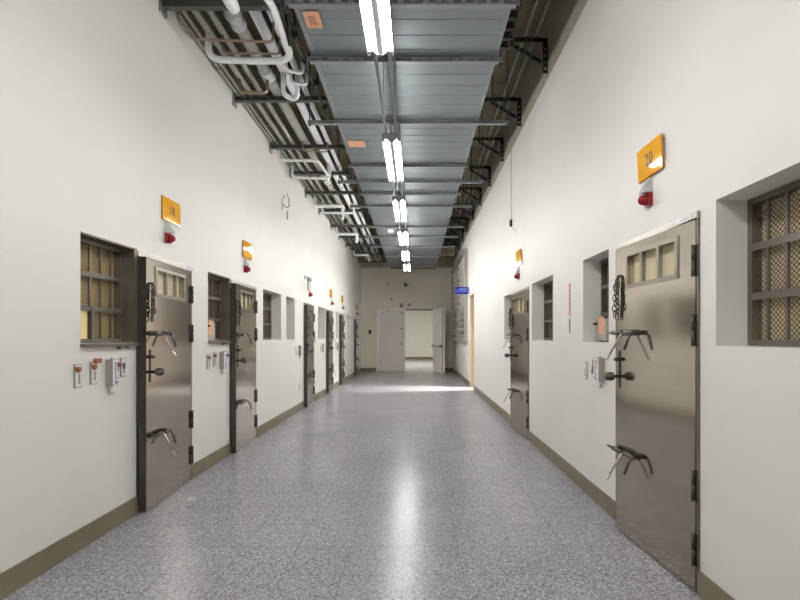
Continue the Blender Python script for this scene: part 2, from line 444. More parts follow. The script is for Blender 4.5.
def bolt_mesh():
    bm = B(); n = 0.042
    tube(bm, [(-0.32, n, 0), (0.035, n, 0)], 0.008, 10, mi=0)                 # rod, s measured from strike edge
    tube(bm, [(-0.17, n, 0), (-0.04, n, 0)], 0.0165, 12)
    tube(bm, [(-0.305, n, 0), (-0.195, n, 0)], 0.0165, 12)
    for s in (-0.055, -0.155, -0.205, -0.29): box(bm, s-0.008, s+0.008, 0.0, n+0.010, -0.012, 0.012)
    box(bm, -0.17, -0.04, 0.0, 0.004, -0.022, 0.022); box(bm, -0.305, -0.195, 0.0, 0.004, -0.022, 0.022)
    tube(bm, [(-0.30, n, 0), (-0.30, n+0.025, -0.02), (-0.29, n+0.055, -0.115)], 0.0085, 10, 0.02)   # short dark handle
    return mesh_of('bolt', bm, M['bolt'])
def bolt_handle_mesh():
    bm = B(); n = 0.042
    tube(bm, [(-0.18, n, 0), (-0.178, n+0.015, -0.01), (-0.165, n+0.09, -0.15)], 0.0065, 10, 0.015)
    mx = Matrix.Translation((-0.164, n+0.094, -0.158)) @ Matrix.Rotation(math.radians(28), 4, 'X')
    box(bm, -0.010, 0.010, -0.003, 0.003, -0.035, 0.02, mx)
    return mesh_of('bolt_handle', bm, M['chrome'])
def door_proto():
    r = empty('door_1', (0, 0, 0))
    bm = B()                                                              # frame
    box(bm, -0.020, -0.004, -0.20, 0.010, 0.002, 2.083)
    box(bm, LEAF+0.001, LEAF+0.010, -0.20, 0.004, 0.002, 2.083)
    obj('frame', bm, M['midsteel'], r)
    obj('head_strip', bx(-0.020, LEAF+0.010, -0.20, 0.020, 2.046, 2.083), M['steelframe'], r)['label'] = 'bright steel strip over the door'
    hb = B()
    lathe(hb, [(0.011, 0), (0.011, 0.083)], Vector((0, 0.024, 0)), Vector((0, 0, 1)), 12)
    lathe(hb, [(0.011, 0.087), (0.011, 0.17)], Vector((0, 0.024, 0)), Vector((0, 0, 1)), 12)
    box(hb, -0.003, 0.024, 0.014, 0.020, 0.0, 0.17); box(hb, -0.019, -0.003, 0.0105, 0.018, 0.0, 0.17)
    hm = mesh_of('hinge', hb, M['darksteel'])
    for z in (0.158, 0.508, 1.35, 1.73): obj('hinge', hm, None, r, (0, 0, z))
    hole = (0.165, 0.675, 1.762, 1.960)
    bm = B(); slab(bm, 0.0, LEAF, 0.012, 2.040, 0.055, [hole])
    lf = obj('leaf', bm, M['steel'], r, (0, 0.012, 0), TH)
    bm = B(); slab(bm, 0.140, 0.700, 1.737, 1.985, 0.028, [(hole[0]+k*0.1775+0.001, hole[0]+k*0.1775+0.154, hole[2]+0.002, hole[3]-0.002) for k in range(3)], lambda u, n, v: Vector((u, n+0.008, v)))
    bm2 = bm
    wf = obj('window_frame', bm2, M['leafframe'], lf)
    obj('window_pane', bx(hole[0], hole[1], -0.054, -0.046, hole[2], hole[3]), M['pane'], lf)['label'] = 'cream pane'
    bm_ = bolt_mesh(); bh = bolt_handle_mesh()
    for z in (1.43, 0.60):
        obj('bolt', bm_, None, lf, (LEAF, 0, z)); obj('bolt_handle', bh, None, lf, (LEAF, 0, z))
    bm = B(); box(bm, 0.776, 0.793, -0.001, 0.007, 1.035, 1.30)
    lathe(bm, [(0.013, 0), (0.013, 0.03), (0.010, 0.034)], Vector((0.785, 0.006, 1.24)), Vector((0, 1, 0)), 12)
    obj('lock_plate', bm, M['bolt'], lf)
    bm = B(); lathe(bm, [(0.012, 0), (0.012, 0.038), (0.027, 0.042), (0.031, 0.05), (0.031, 0.085), (0.026, 0.094), (0.001, 0.095)], Vector((0.785, 0.007, 1.118)), Vector((0, 1, 0)), 16)
    obj('knob', bm, M['bolt'], lf)
    obj('chain', chain_mesh(), None, lf, (0.775, -0.001, 1.835))['label'] = 'dark looped chain'
    bm = B()
    for z, hh in ((1.43, 0.035), (0.60, 0.035), (1.12, 0.10), (1.75, 0.03)):
        box(bm, LEAF, LEAF+0.004, -0.047, -0.012, z-hh, z+hh); box(bm, LEAF+0.004, LEAF+0.010, -0.036, -0.022, z-0.012, z+0.012)
    box(bm, LEAF-0.0, LEAF+0.0025, -0.055, 0.0, 0.012, 2.04)
    obj('strike_edge', bm, M['darksteel'], lf)['label'] = 'dark door edge with strike plates'
    return r
proto = door_proto()
dl = {('L', 0): 'stainless steel cell door under sign 18, chain and two bolts', ('L', 1): 'second steel cell door from the camera on left wall',
      ('L', 2): 'third steel cell door on left wall, beside wall camera', ('L', 3): 'fourth steel cell door on left wall', ('L', 4): 'fifth steel cell door on left wall',
      ('L', 5): 'last steel cell door on left wall, next to the end wall', ('R', 0): 'large stainless steel cell door under sign 20 on right wall', ('R', 1): 'farther steel cell door on right wall'}
k = 0; DOORS = {}
for side, lst in (('L', doorsL), ('R', doorsR)):
    for i, D in enumerate(lst):
        o = proto if k == 0 else copy_tree(proto)
        k += 1; o.name = 'door_%d' % k
        o.location, rz = at_wall(side, D); o.rotation_euler = (0, 0, rz)
        o['kind'] = 'structure'; o['label'] = dl[(side, i)]; DOORS[(side, i)] = o
st = mesh_of('sticker', bx(0.0, 0.17, 0.0202, 0.0212, 2.051, 2.078), M['whitepaper'])
bm = B()
for j in range(5): box(bm, 0.045+j*0.016, 0.055+j*0.016, 0.0212, 0.0216, 2.058, 2.070)
box(bm, 0.012, 0.022, 0.0212, 0.0216, 2.054, 2.076)
stm = mesh_of('print', bm, M['greybox'])
for kk in (('L', 0), ('R', 0)):
    s_ = obj('sticker', st, None, DOORS[kk]); s_['label'] = 'white sticker'; obj('print', stm, None, s_)

# ------------------------------------------------------------------ number signs and alarm lamps
plate_m = None
def sign(side, D, z, num, label, tilt=0.0):
    global plate_m
    loc, rz = at_wall(side, D, z)
    r = empty('number_sign', loc, rz); tag(r, label, 'sign', 'orange cell number signs')
    if plate_m is None:
        bm = B(); box(bm, -0.147, 0.147, 0.016, 0.020, -0.001, 0.207, mi=0); box(bm, -0.148, 0.148, 0.006, 0.016, -0.002, 0.208, mi=1)
        for x in (-0.12, 0.12):
            for zz in (0.03, 0.175): box(bm, x-0.008, x+0.008, -0.001, 0.006, zz-0.008, zz+0.008, mi=1)
        plate_m = mesh_of('plate', bm, [M['orange'], M['orangeedge']])
    r.rotation_euler = (Matrix.Rotation(rz, 4, 'Z') @ Matrix.Rotation(math.radians(tilt), 4, 'X')).to_euler()
    obj('plate', plate_m, None, r)
    if num:
        me = text_mesh('numeral', num, 0.115); me.transform(Matrix.Scale(0.82, 4, Vector((1, 0, 0))))
        me.materials.clear(); me.materials.append(M['ink'])
        obj('numeral', me, None, r, (0, 0.0212, 0.105))
sg = [('L', 4.065, 2.43, '18', 'orange plate reading 18 above the nearest left door', 2.2), ('L', 5.89, 2.43, '17', 'orange plate above the second left door', -1.6),
      ('L', 9.33, 2.43, None, 'orange plate above the third left door, beside wall camera'), ('L', 11.75, 2.43, None, 'orange plate above the fourth left door'),
      ('L', 13.55, 2.43, None, 'orange plate above the fifth left door'), ('L', 16.85, 2.43, None, 'orange plate above the last left door by the end wall'),
      ('R', 2.915, 2.447, '20', 'orange plate reading 20 above the nearest right door', -3.0), ('R', 6.62, 2.465, None, 'orange plate above the farther right door', -2.4)]
for a in sg: sign(*a)
def lamp_proto():
    r = empty('alarm_lamp', (0, 0, 0))
    bm = B()   # silver tapered hood
    v = [bm.verts.new(p) for p in ((-0.036, 0, 0.085), (0.036, 0, 0.085), (0.036, 0.066, 0.085), (-0.036, 0.066, 0.085), (-0.024, 0, 0.185), (0.024, 0, 0.185), (0.022, 0.012, 0.185), (-0.022, 0.012, 0.185))]
    for f in ((0, 1, 2, 3), (4, 5, 6, 7), (0, 1, 5, 4), (1, 2, 6, 5), (2, 3, 7, 6), (3, 0, 4, 7)): bm.faces.new([v[i] for i in f])
    obj('hood', bm, M['silver'], r, bevel=0.004)
    bm = B(); box(bm, -0.034, 0.034, 0.002, 0.03, 0.0, 0.084)
    lathe(bm, [(0.033, 0), (0.033, 0.02), (0.027, 0.036), (0.015, 0.046), (0.001, 0.048)], Vector((0, 0.03, 0.040)), Vector((0, 1, 0)), 16)
    obj('red_lens', bm, M['red'], r)
    return r
lp = lamp_proto()
lm = [('L', 4.0, 2.235, 'red alarm lamp under the sign reading 18'), ('L', 5.83, 2.235, 'red alarm lamp over the second left door'), ('L', 9.36, 2.235, 'red alarm lamp over the third left door'),
      ('L', 11.82, 2.235, 'red alarm lamp over the fourth left door'), ('L', 13.6, 2.235, 'dark red alarm lamp over the fifth left door'), ('L', 16.9, 2.235, 'dark red alarm lamp over the last left door'),
      ('R', 2.945, 2.255, 'red alarm lamp under the sign reading 20'), ('R', 6.66, 2.255, 'red alarm lamp over the farther right door')]
for i, (sd, D, z, lab) in enumerate(lm):
    o = lp if i == 0 else copy_tree(lp)
    o.location, rz = at_wall(sd, D, z); o.rotation_euler = (0, 0, rz); tag(o, lab, 'lamp', 'red alarm lamps above doors')

# ------------------------------------------------------------------ switch plates and boxes under the windows
def switch_plate(side, D, z, label, w=0.066, h=0.155, capc='terra', mark='mark', cap_side=1, cap=True):
    loc, rz = at_wall(side, D, z)
    r = empty('switch_plate', loc, rz); tag(r, label, 'switch', 'white plates below cell windows')
    obj('surround', bx(-w/2, w/2, -0.001, 0.010, 0, h), M['greybox'], r, bevel=0.002)['label'] = 'grey backing edge'
    obj('plate', bx(-w/2+0.006, w/2-0.006, 0.0101, 0.014, 0.006, h-0.006), M['plate'], r, bevel=0.001)
    bm = B(); box(bm, -0.006, 0.006, 0.0142, 0.0155, 0.03, h*0.62); box(bm, -0.010, 0.010, 0.0142, 0.0155, 0.028, 0.036)
    obj('print', bm, M['mark'], r)
    if cap:
        bm = B(); lathe(bm, [(0.016, 0), (0.020, 0.006), (0.016, 0.018), (0.001, 0.021)], Vector((cap_side*0.016, 0.0142, h-0.035)), Vector((0, 1, 0)), 12)
        box(bm, cap_side*0.016-0.022, cap_side*0.016+0.022, 0.0142, 0.026, h-0.036, h-0.018)
        obj('button_cap', bm, M[capc], r)
    return r
def call_box(side, D, z, label, w=0.075, capped=True):
    loc, rz = at_wall(side, D, z)
    r = empty('call_box', loc, rz); tag(r, label, 'switch box', 'grey switch boxes below cell windows')
    bm = bx(-w/2, w/2, -0.001, 0.052, 0, 0.19); lathe(bm, [(0.008, 0), (0.008, 0.012)], Vector((0, 0.02, 0.19)), Vector((0, 0, 1)), 8)
    obj('housing', bm, M['greybox'], r, bevel=0.003)
    f = obj('face_plate', bx(-w/2+0.003, w/2-0.003, 0.0522, 0.056, 0.004, 0.186), M['whitepaper'], r)
    bm = B()
    for (x0, x1, z0, z1) in ((-0.02, -0.012, 0.10, 0.165), (0.006, 0.014, 0.03, 0.15), (-0.015, 0.018, 0.015, 0.028), (-0.022, -0.006, 0.05, 0.058), (0.0, 0.022, 0.155, 0.165)):
        box(bm, x0, x1, 0.0562, 0.0572, z0, z1)
    obj('print', bm, M['purple'], f)
    if capped:
        bm = B(); lathe(bm, [(0.014, 0), (0.018, 0.008), (0.012, 0.02), (0.001, 0.022)], Vector((-w*0.30, 0.0562, 0.15)), Vector((0, 1, 0)), 10)
        obj('button_cap', bm, M['terra'], f)
    bm = B(); tube(bm, [(0, 0.018, -0.06), (0, 0.018, 0.0)], 0.013, 10); lathe(bm, [(0.016, 0), (0.016, 0.014)], Vector((0, 0.018, -0.015)), Vector((0, 0, 1)), 10)
    obj('conduit_stub', bm, M['plate'], r)
    return r
switch_plate('L', 2.945, 1.067, 'plain white plate with rust cap, leftmost under the nearest left window')
o = switch_plate('L', 3.09, 1.075, 'white plate under a big rust cap, beside the leftmost plate')
bm = B(); box(bm, -0.045, 0.02, 0.0142, 0.035, 0.145, 0.178); obj('rust_cover', bm, M['terra'], o, bevel=0.005)
call_box('L', 3.25, 1.05, 'grey box with purple print between white plates by door eighteen')
o = switch_plate('L', 3.40, 1.10, 'white plate with dark square, right next to the door eighteen frame', cap=False, h=0.145)
bm = B(); box(bm, -0.012, 0.016, 0.0142, 0.0155, 0.06, 0.105); obj('dark_square', bm, M['purple'], o)
for i, (D0, lab) in enumerate(((4.80, 'second left window'),)):
    switch_plate('L', 4.80, 1.06, 'white plate at left under the second left window', w=0.07)
    switch_plate('L', 4.95, 1.075, 'white plate with rust cap beside box under second left window')
    call_box('L', 5.13, 1.04, 'grey box under the second left window', w=0.10)
    switch_plate('L', 5.245, 1.10, 'white plate touching the frame of the second left door', cap=False, w=0.05, h=0.14)
for D, nm in ((8.55, 'third'), (10.72, 'fourth'), (12.70, 'fifth')):
    call_box('L', D, 1.05, 'pale box on wall just left of the %s left door' % nm, w=0.10, capped=False)
    switch_plate('L', D-0.20, 1.06, 'small white plate left of the box by the %s left door' % nm, w=0.07, cap=False)
switch_plate('R', 4.045, 1.02, 'narrow white plate with dark print under narrow window by door twenty', w=0.07, h=0.16, cap=False)
o = call_box('R', 3.70, 1.04, 'grey box with orange tags between narrow window and door twenty', w=0.10, capped=False)
o2 = switch_plate('R', 3.845, 1.05, 'white plate with slanted orange tag beside grey box by door twenty', w=0.09, h=0.17, cap=False)
bm = B(); mx = Matrix.Translation((0.012, 0.018, 0.085)) @ Matrix.Rotation(math.radians(-18), 4, 'Y'); box(bm, -0.012, 0.012, -0.0035, 0.004, -0.05, 0.05, mx)
obj('orange_tag', bm, M['terra'], o2)
bm = B(); box(bm, -0.022, 0.022, 0.0146, 0.018, 0.120, 0.155); obj('red_label', bm, M['redink'], o2)
call_box('R', 7.12, 1.06, 'grey box with clips left of the farther right door', w=0.10, capped=False)
switch_plate('R', 7.32, 1.06, 'white plate left of grey box by the farther right door', cap=False)
o = obj('wall_outlet', bx(-0.035, 0.035, -0.001, 0.016, 0, 0.115), M['plate'], bevel=0.004)
o.location, rz = at_wall('L', 8.55, 0.40); o.rotation_euler = (0, 0, rz); tag(o, 'small pale outlet plate low on left wall before third door', 'outlet')
obj('socket_slots', bx(-0.012, 0.012, 0.0162, 0.018, 0.03, 0.085), M['mark'], o)

# ------------------------------------------------------------------ wall bits
loc, rz = at_wall('R', 4.48, 1.44)
r = empty('notice_strip', loc, rz); tag(r, 'thin vertical pink notice strip with red characters and black end', 'notice')
obj('red_strip', bx(-0.030, 0.030, -0.001, 0.0025, 0.165, 0.495), M['pink'], r)
bm = B(); rr = random.Random(3)
for k in range(7):
    z = 0.19+k*0.044
    for j in range(3): box(bm, -0.016, 0.016, 0.0026, 0.0032, z+j*0.012, z+j*0.012+0.004)
    xx = rr.uniform(-0.008, 0.004); box(bm, xx, xx+0.005, 0.0026, 0.0032, z-0.002, z+0.030)
obj('red_characters', bm, M['redink'], r)
obj('white_strip', bx(-0.030, 0.030, -0.001, 0.0022, 0.0, 0.164), M['whitepaper'], r)
bm = B()
for k in range(9): box(bm, -0.020, 0.020, 0.0023, 0.003, 0.032+k*0.0125, 0.041+k*0.0125)
box(bm, -0.018, 0.018, 0.0023, 0.003, 0.004, 0.022)
obj('black_characters', bm, M['ink'], r)
# grey residue mark on the left wall
loc, rz = at_wall('L', 7.6, 3.42)
bm = B()
lathe(bm, [(0.032, -0.001), (0.032, 0.006)], Vector((0.03, 0, 0.337)), Vector((0, 1, 0)), 12)
tube(bm, [(-0.12, 0.002, 0.45), (-0.21, 0.002, 0.41), (-0.27, 0.002, 0.34), (-0.27, 0.002, 0.28), (-0.20, 0.002, 0.225), (-0.08, 0.002, 0.19), (0.10, 0.002, 0.195)], [0.006, 0.011, 0.015, 0.015, 0.013, 0.011, 0.008], 6)
box(bm, 0.115, 0.150, -0.001, 0.005, 0.09, 0.28)
box(bm, -0.21, -0.14, -0.001, 0.006, 0.01, 0.15)
o = obj('wall_mark', bm, M['mark'], None, loc, rz); tag(o, 'grey hooked residue mark high on the left wall under pipes', 'wall mark')
# surveillance camera on bracket
loc, rz = at_wall('L', 9.0, 2.55)
r = empty('wall_camera', loc, rz); tag(r, 'white surveillance camera on arm beside third left sign', 'camera')
bm = B(); lathe(bm, [(0.05, -0.001), (0.05, 0.015)], Vector((0, 0, 0.05)), Vector((0, 1, 0)), 12); tube(bm, [(0, 0.01, 0.05), (0.06, 0.10, 0.02), (0.10, 0.12, -0.01)], 0.015, 8, 0.03)
obj('arm', bm, M['silver'], r)
bm = B(); tube(bm, [(0.10, 0.12, 0.01), (0.12, 0.12, -0.06)], 0.045, 12); obj('mount', bm, M['greybox'], r)
bm = B(); tube(bm, [(0.12, 0.12, -0.06), (0.13, 0.12, -0.24)], [0.05, 0.042], 14); obj('body', bm, M['plate'], r, bevel=0.01)
# hanging wire with black end on the right wall
D = 7.17
r = empty('hanging_wire', (XR, D, 3.15)); tag(r, 'thin grey wire with black microphone end hanging down the right wall', 'wire')
bm = B(); tube(bm, [(-0.012, 0, 0.12), (-0.010, 0, 1.235)], 0.0035, 6); obj('wire', bm, M['greybox'], r)
bm = B(); tube(bm, [(-0.016, 0, 0.0), (-0.016, 0, 0.03), (-0.014, 0, 0.11), (-0.012, 0, 0.125)], [0.006, 0.028, 0.026, 0.01], 10); obj('black_end', bm, M['black'], r)
bm = B(); tube(bm, [(-0.012, 0.0, 0.02), (-0.010, -0.12, -0.06), (-0.008, -0.35, -0.16)], 0.003, 6, 0.1); obj('loose_tail', bm, M['greybox'], r)

# ------------------------------------------------------------------ louvred window, blue sign, wooden doorway (right wall far)
r = empty('window_%d' % idx, (XR, LW[0], LW[2]), RZR); tag(r, 'tall louvred window with grey frame near the end of right wall', kind='structure')
w, h = LW[1]-LW[0], LW[3]-LW[2]
wins = 2
fr = [(0.08 + k*(w-0.08)/wins, (k+1)*(w-0.08)/wins, 0.09, h-0.09) for k in range(wins)]
bm = B(); slab(bm, 0.003, w-0.003, 0.003, h-0.003, 0.17, fr, lambda u, n, v: Vector((u, n+0.095, v)))
obj('frame', bm, M['louvre'], r)
bm = B(); box(bm, -0.01, w, 0.001, 0.10, -0.03, 0.001); obj('sill', bm, M['louvre'], r)
bm = B(); box(bm, -0.02, w+0.02, 0.001, 0.115, h-0.003, h+0.05); obj('head_rail', bm, M['louvre'], r)
sm = {}
for k, f in enumerate(fr):
    for j in range(13):
        mx = Matrix.Translation(((f[0]+f[1])/2, 0.03, f[2]+0.07+j*(f[3]-f[2]-0.1)/12.4)) @ Matrix.Rotation(math.radians(-40), 4, 'X')
        if 'm' not in sm: sm['m'] = mesh_of('slat', bx(-(f[1]-f[0])/2+0.004, (f[1]-f[0])/2-0.004, -0.003, 0.003, -0.075, 0.075), M['slat'])
        o = obj('slat', sm['m'], None, r); o.matrix_local = mx
obj('backing_board', bx(0.004, w-0.004, -0.22, -0.20, 0.004, h-0.004), M['void'], r)  # near-black sheet, stands in for the shade between the slats
# blue sign
r = empty('hanging_sign', (0, 12.8, 2.62)); tag(r, 'small blue sign with pale lettering standing out from right wall', 'sign')
obj('panel', bx(1.135, 1.50, -0.012, 0.012, 0, 0.20), M['blue'], r, bevel=0.008)
bm = B()
def glyph(bm, x, z, s, seed):
    g = random.Random(seed)
    for j in range(3): box(bm, x, x+s, -0.0142, -0.0122, z+j*s*0.42, z+j*s*0.42+s*0.17)
    for j in range(2):
        q = g.uniform(0.1, 0.7)*s; box(bm, x+q, x+q+s*0.18, -0.0142, -0.0122, z, z+s)
for i in range(4): glyph(bm, 1.235+i*0.062, 0.110, 0.050, i+2)
for i in range(14): box(bm, 1.215+i*0.019, 1.225+i*0.019+0.003*(i % 2), -0.0142, -0.0122, 0.068, 0.084)
box(bm, 1.180, 1.188, -0.0142, -0.0122, 0.05, 0.155); box(bm, 1.188, 1.205, -0.0142, -0.0122, 0.05, 0.060)
obj('lettering', bm, M['paleblue'], r)
obj('bracket', bx(1.50, XR, -0.02, 0.02, 0.02, 0.18), M['greybox'], r)
# wooden doorway
r = empty('door_9', (XR, WD[0], 0), RZR); tag(r, 'pine wood doorway standing open on the right wall', kind='structure')
w, h = WD[1]-WD[0], WD[3]
bm = B(); box(bm, 0.001, 0.03, -0.29, 0.006, 0.001, h-0.002); box(bm, w-0.03, w-0.001, -0.29, 0.006, 0.001, h-0.002); box(bm, 0.03, w-0.03, -0.29, 0.006, h-0.032, h-0.002)
obj('frame', bm, M['wood'], r)
lf = obj('leaf', bx(-0.02, 0.022, -0.96, -0.20, 0.01, h-0.036), M['wood'], r, (w-0.055, -0.0, 0), 0)
bm = B(); lathe(bm, [(0.012, 0), (0.012, 0.03), (0.028, 0.035), (0.03, 0.05), (0.02, 0.062), (0.001, 0.064)], Vector((-0.02, -0.27, 1.1)), Vector((-1, 0, 0)), 12); obj('knob', bm, M['chrome'], lf)
hm = mesh_of('hinge', bx(-0.004, 0.006, -0.012, 0.012, 0, 0.1), M['chrome'])
for z in (0.2, 1.2, 2.2): obj('hinge', hm, None, r, (w-0.036, -0.15, z))

# ------------------------------------------------------------------ end double door and fittings
r = empty('door_10', ((EDX0+EDX1)/2, YE, 0)); tag(r, 'tall pale double door in the end wall, right leaf open', kind='structure')
ox = (EDX0+EDX1)/2; hw = (EDX1-EDX0)/2; mid = (405.0-415.5)*18.3/450 - ox
bm = B(); box(bm, -hw-0.039, -hw, -0.02, 0.24, 0.001, EDZ+0.039); box(bm, hw, hw+0.039, -0.02, 0.24, 0.001, EDZ+0.039); box(bm, -hw, hw, -0.02, 0.24, EDZ, EDZ+0.039)
obj('frame', bm, M['leafpaint'], r)
lf = obj('fixed_leaf', bx(-hw+0.016, mid, 0.02, 0.07, 0.010, EDZ-0.014), M['leafpaint'], r, bevel=0.004)
bm = B(); box(bm, -hw+0.16, -hw+0.46, -0.05, 0.021, EDZ-0.20, EDZ-0.12); tube(bm, [(-hw+0.40, -0.03, EDZ-0.11), (-hw+0.55, -0.06, EDZ-0.04), (-hw+0.25, -0.04, EDZ-0.02)], 0.012, 8); obj('closer', bm, M['silver'], lf)
bm = B()
for z in (2.38, 1.73, 1.12): lathe(bm, [(0.035, 0), (0.035, 0.03), (0.03, 0.035)], Vector((mid-0.13, 0.021, z)), Vector((0, -1, 0)), 12)
obj('lock', bm, M['black'], lf)
bm = B(); box(bm, mid+0.02, hw-0.02, -0.03, 0.05, EDZ-0.05, EDZ-0.002); obj('closer_track', bm, M['darksteel'], r)
ang = math.radians(108)
lw = hw-mid-0.01
# leaf local: hinge at origin, extends -x when closed
lf = obj('open_leaf', bx(-lw, 0.0, -0.035, 0.035, 0.010, EDZ-0.004), M['leafpaint'], r, (hw, -0.045, 0), ang, bevel=0.004)
obj('edge_strip', bx(-lw-0.003, -lw, -0.034, 0.034, 0.012, EDZ-0.006), M['leafwhite'], lf)['label'] = 'white leaf edge'
bm = B(); tube(bm, [(-lw+0.10, 0.085, 1.05), (-0.10, 0.085, 1.05)], 0.022, 10)
for x in (-lw+0.10, -0.10): box(bm, x-0.04, x+0.04, 0.0355, 0.11, 1.0, 1.10)
obj('panic_bar', bm, M['midsteel'], lf)
bm = B(); box(bm, -lw+0.03, -lw+0.06, 0.0355, 0.05, 0.03, EDZ-0.05); obj('vertical_rod', bm, M['midsteel'], lf)
def E(px, py, D=YE): return ((px-415.5)*D/450, D, CAMZ+(337-py)*D/450)
x, y, z = E(370, 334); o = obj('intercom', bx(-0.055, 0.055, -0.04, 0.001, 0, 0.17), M['black'], None, (x, YE, z), bevel=0.006); tag(o, 'black box on end wall left of the double door', 'intercom')
x, y, z = E(405.5, 285)
r = empty('dome_camera', (x, YE, z)); tag(r, 'black dome camera on white base high above the end door', 'camera')
bm = B(); lathe(bm, [(0.09, -0.001), (0.09, 0.03), (0.075, 0.045)], Vector((0, 0, 0.02)), Vector((0, -1, 0)), 16); obj('base', bm, M['greybox'], r)
bm = B(); lathe(bm, [(0.055, 0.045), (0.052, 0.07), (0.035, 0.095), (0.001, 0.105)], Vector((0, 0, 0.0)), Vector((0, -1, 0)), 16); obj('dome', bm, M['black'], r)
for (px, py, lab) in ((388.5, 284, 'black round sensor left of the dome camera'), (391.5, 299, 'black round sensor above the closed door leaf')):
    x, y, z = E(px, py); bm = B(); lathe(bm, [(0.035, -0.001), (0.035, 0.03), (0.022, 0.05)], Vector((0, 0, 0)), Vector((0, -1, 0)), 12)
    o = obj('wall_sensor', bm, M['black'], None, (x, YE, z)); tag(o, lab, 'sensor', 'round sensors on the end wall')
x, y, z = E(401.3, 308)
r = empty('door_detector', (x, YE, z)); tag(r, 'small black detector under a shelf just above the closed leaf', 'detector')
bm = B(); box(bm, -0.09, 0.09, -0.06, 0.001, 0.15, 0.18); obj('shelf', bm, M['greybox'], r)
bm = B(); lathe(bm, [(0.03, 0.02), (0.035, 0.10), (0.025, 0.149)], Vector((0, -0.04, 0)), Vector((0, 0, 1)), 10); obj('head', bm, M['black'], r)
x, y, z = E(409.3, 307)
r = empty('door_detector', (x, YE, z)); tag(r, 'small grey funnel shaped detector above the open doorway', 'detector')
bm = B(); lathe(bm, [(0.02, 0.02), (0.03, 0.06), (0.07, 0.12)], Vector((0, -0.075, 0)), Vector((0, 0, 1)), 10); obj('head', bm, M['midsteel'], r)
bm = B(); box(bm, -0.02, 0.02, -0.075, 0.001, 0.05, 0.08); obj('bracket', bm, M['greybox'], r)

# ------------------------------------------------------------------ air duct
DX0, DX1, DZ, DH, DE = -0.975, 0.765, 4.10, 0.42, 17.85
bm = B(); prof = []
ys = []; y = YB+0.05
prof = [(YB+0.05, 0.0)]
y = YB+0.23
while y < DE-0.1:
    prof += [(y-0.012, 0.0), (y, -0.004), (y+0.012, 0.0)]; y += 0.2
prof.append((DE, 0.0))
rows = []
for yy, dz in prof:
    e = -dz*0.6
    rows.append([bm.verts.new((DX0-e, yy, DZ+dz)), bm.verts.new((DX1+e, yy, DZ+dz)), bm.verts.new((DX1+e, yy, DZ+DH)), bm.verts.new((DX0-e, yy, DZ+DH))])
for a, b in zip(rows, rows[1:]):
    for k in range(4): bm.faces.new((a[k], a[(k+1) % 4], b[(k+1) % 4], b[k]))
bm.faces.new(rows[0]); bm.faces.new(rows[-1])
for sx in (DX0, DX1):
    box(bm, sx-0.02, sx+0.02, YB+0.05, DE, DZ-0.008, DZ+0.012)
duct = obj('air_duct', bm, M['duct']); tag(duct, 'wide grey galvanised air duct running down the middle overhead', 'air duct')
def decal(px, py, w, l, seed):
    D = 450*(DZ-CAMZ-0.008)/(337-py); x = (px-415.5)*D/450
    p = obj('paper_notice', bx(x-w/2, x+w/2, D-l/2, D+l/2, DZ-0.0095, DZ-0.0075), M['paper'], duct); p['label'] = 'orange paper stuck under the duct'
    return p, x, D
p, x, D = decal(313, 20, 0.135, 0.20, 1)
bm = B(); zz = DZ-0.0105
ring(bm, Vector((x-0.005, D-0.02, zz)), Vector((1, 0, 0)), Vector((0, 1, 0)), 0.025, 0.003, seg=12, s2=5)
tube(bm, [(x-0.04, D+0.02, zz), (x-0.01, D+0.035, zz), (x+0.03, D+0.02, zz)], 0.003, 5); tube(bm, [(x-0.035, D+0.045, zz), (x+0.04, D+0.045, zz)], 0.003, 5)
obj('scribble', bm, M['terra'], p)
decal(356.5, 144, 0.24, 0.20, 2)
p3, x, D = decal(391, 231, 0.15, 0.35, 3); p3.data.materials[0] = M['whitepaper']; p3['label'] = 'small white sheet stuck under the duct'
# strut supports below the duct
sup = [(-1.9, 1), (0.3, 1), (2.0, 0), (3.6, 0), (4.34, 0), (5.6, 1), (7.02, 0), (7.74, 1), (8.41, 0), (9.18, 1), (10.9, 1), (12.0, 1), (13.3, 1), (14.9, 0), (16.9, 1)]
ordn = ['nearest', 'second', 'third', 'fourth', 'fifth', 'sixth', 'seventh', 'eighth', 'ninth', 'tenth', 'eleventh', 'twelfth', 'thirteenth', 'fourteenth']
def strut(x0, x1, slots=True, hgt=0.045, dep=0.04, pitch=0.10):
    bm = B()
    hs = []
    if slots:
        u = x0+0.05
        while u < x1-0.07: hs.append((u, u+pitch*0.55, hgt*0.34, hgt*0.70)); u += pitch
    slab(bm, x0, x1, 0, hgt, 0.004, hs, lambda a, n, v: Vector((a, -dep/2+(-n), v)))
    box(bm, x0, x1, -dep/2+0.004, dep/2, 0, 0.004); box(bm, x0, x1, -dep/2+0.004, dep/2, hgt-0.004, hgt); box(bm, x0, x1, dep/2, dep/2+0.004, 0, hgt)
    return bm
vis = 0
for (D, wide) in sup:
    if D < 2.5: continue                                               # behind or above the frame
    x0, x1 = (DX0-0.36, 1.16) if wide else (DX0-0.07, DX1+0.07)
    r = empty('duct_support', (0, D, DZ-0.055)); tag(r, '%s grey cross strut carrying the overhead duct, counted from camera' % ordn[vis], 'duct support', 'cross struts under the air duct'); vis += 1
    obj('channel', strut(x0, x1), M['galv'], r)
    for x in (x0+0.018, x1-0.018):
        bm = B(); tube(bm, [(x, 0, -0.02), (x, 0, ZC-DZ+0.054)], 0.006, 6); lathe(bm, [(0.013, -0.014), (0.013, -0.001)], Vector((x, 0, 0)), Vector((0, 0, 1)), 6); obj('threaded_rod', bm, M['blackmetal'], r)
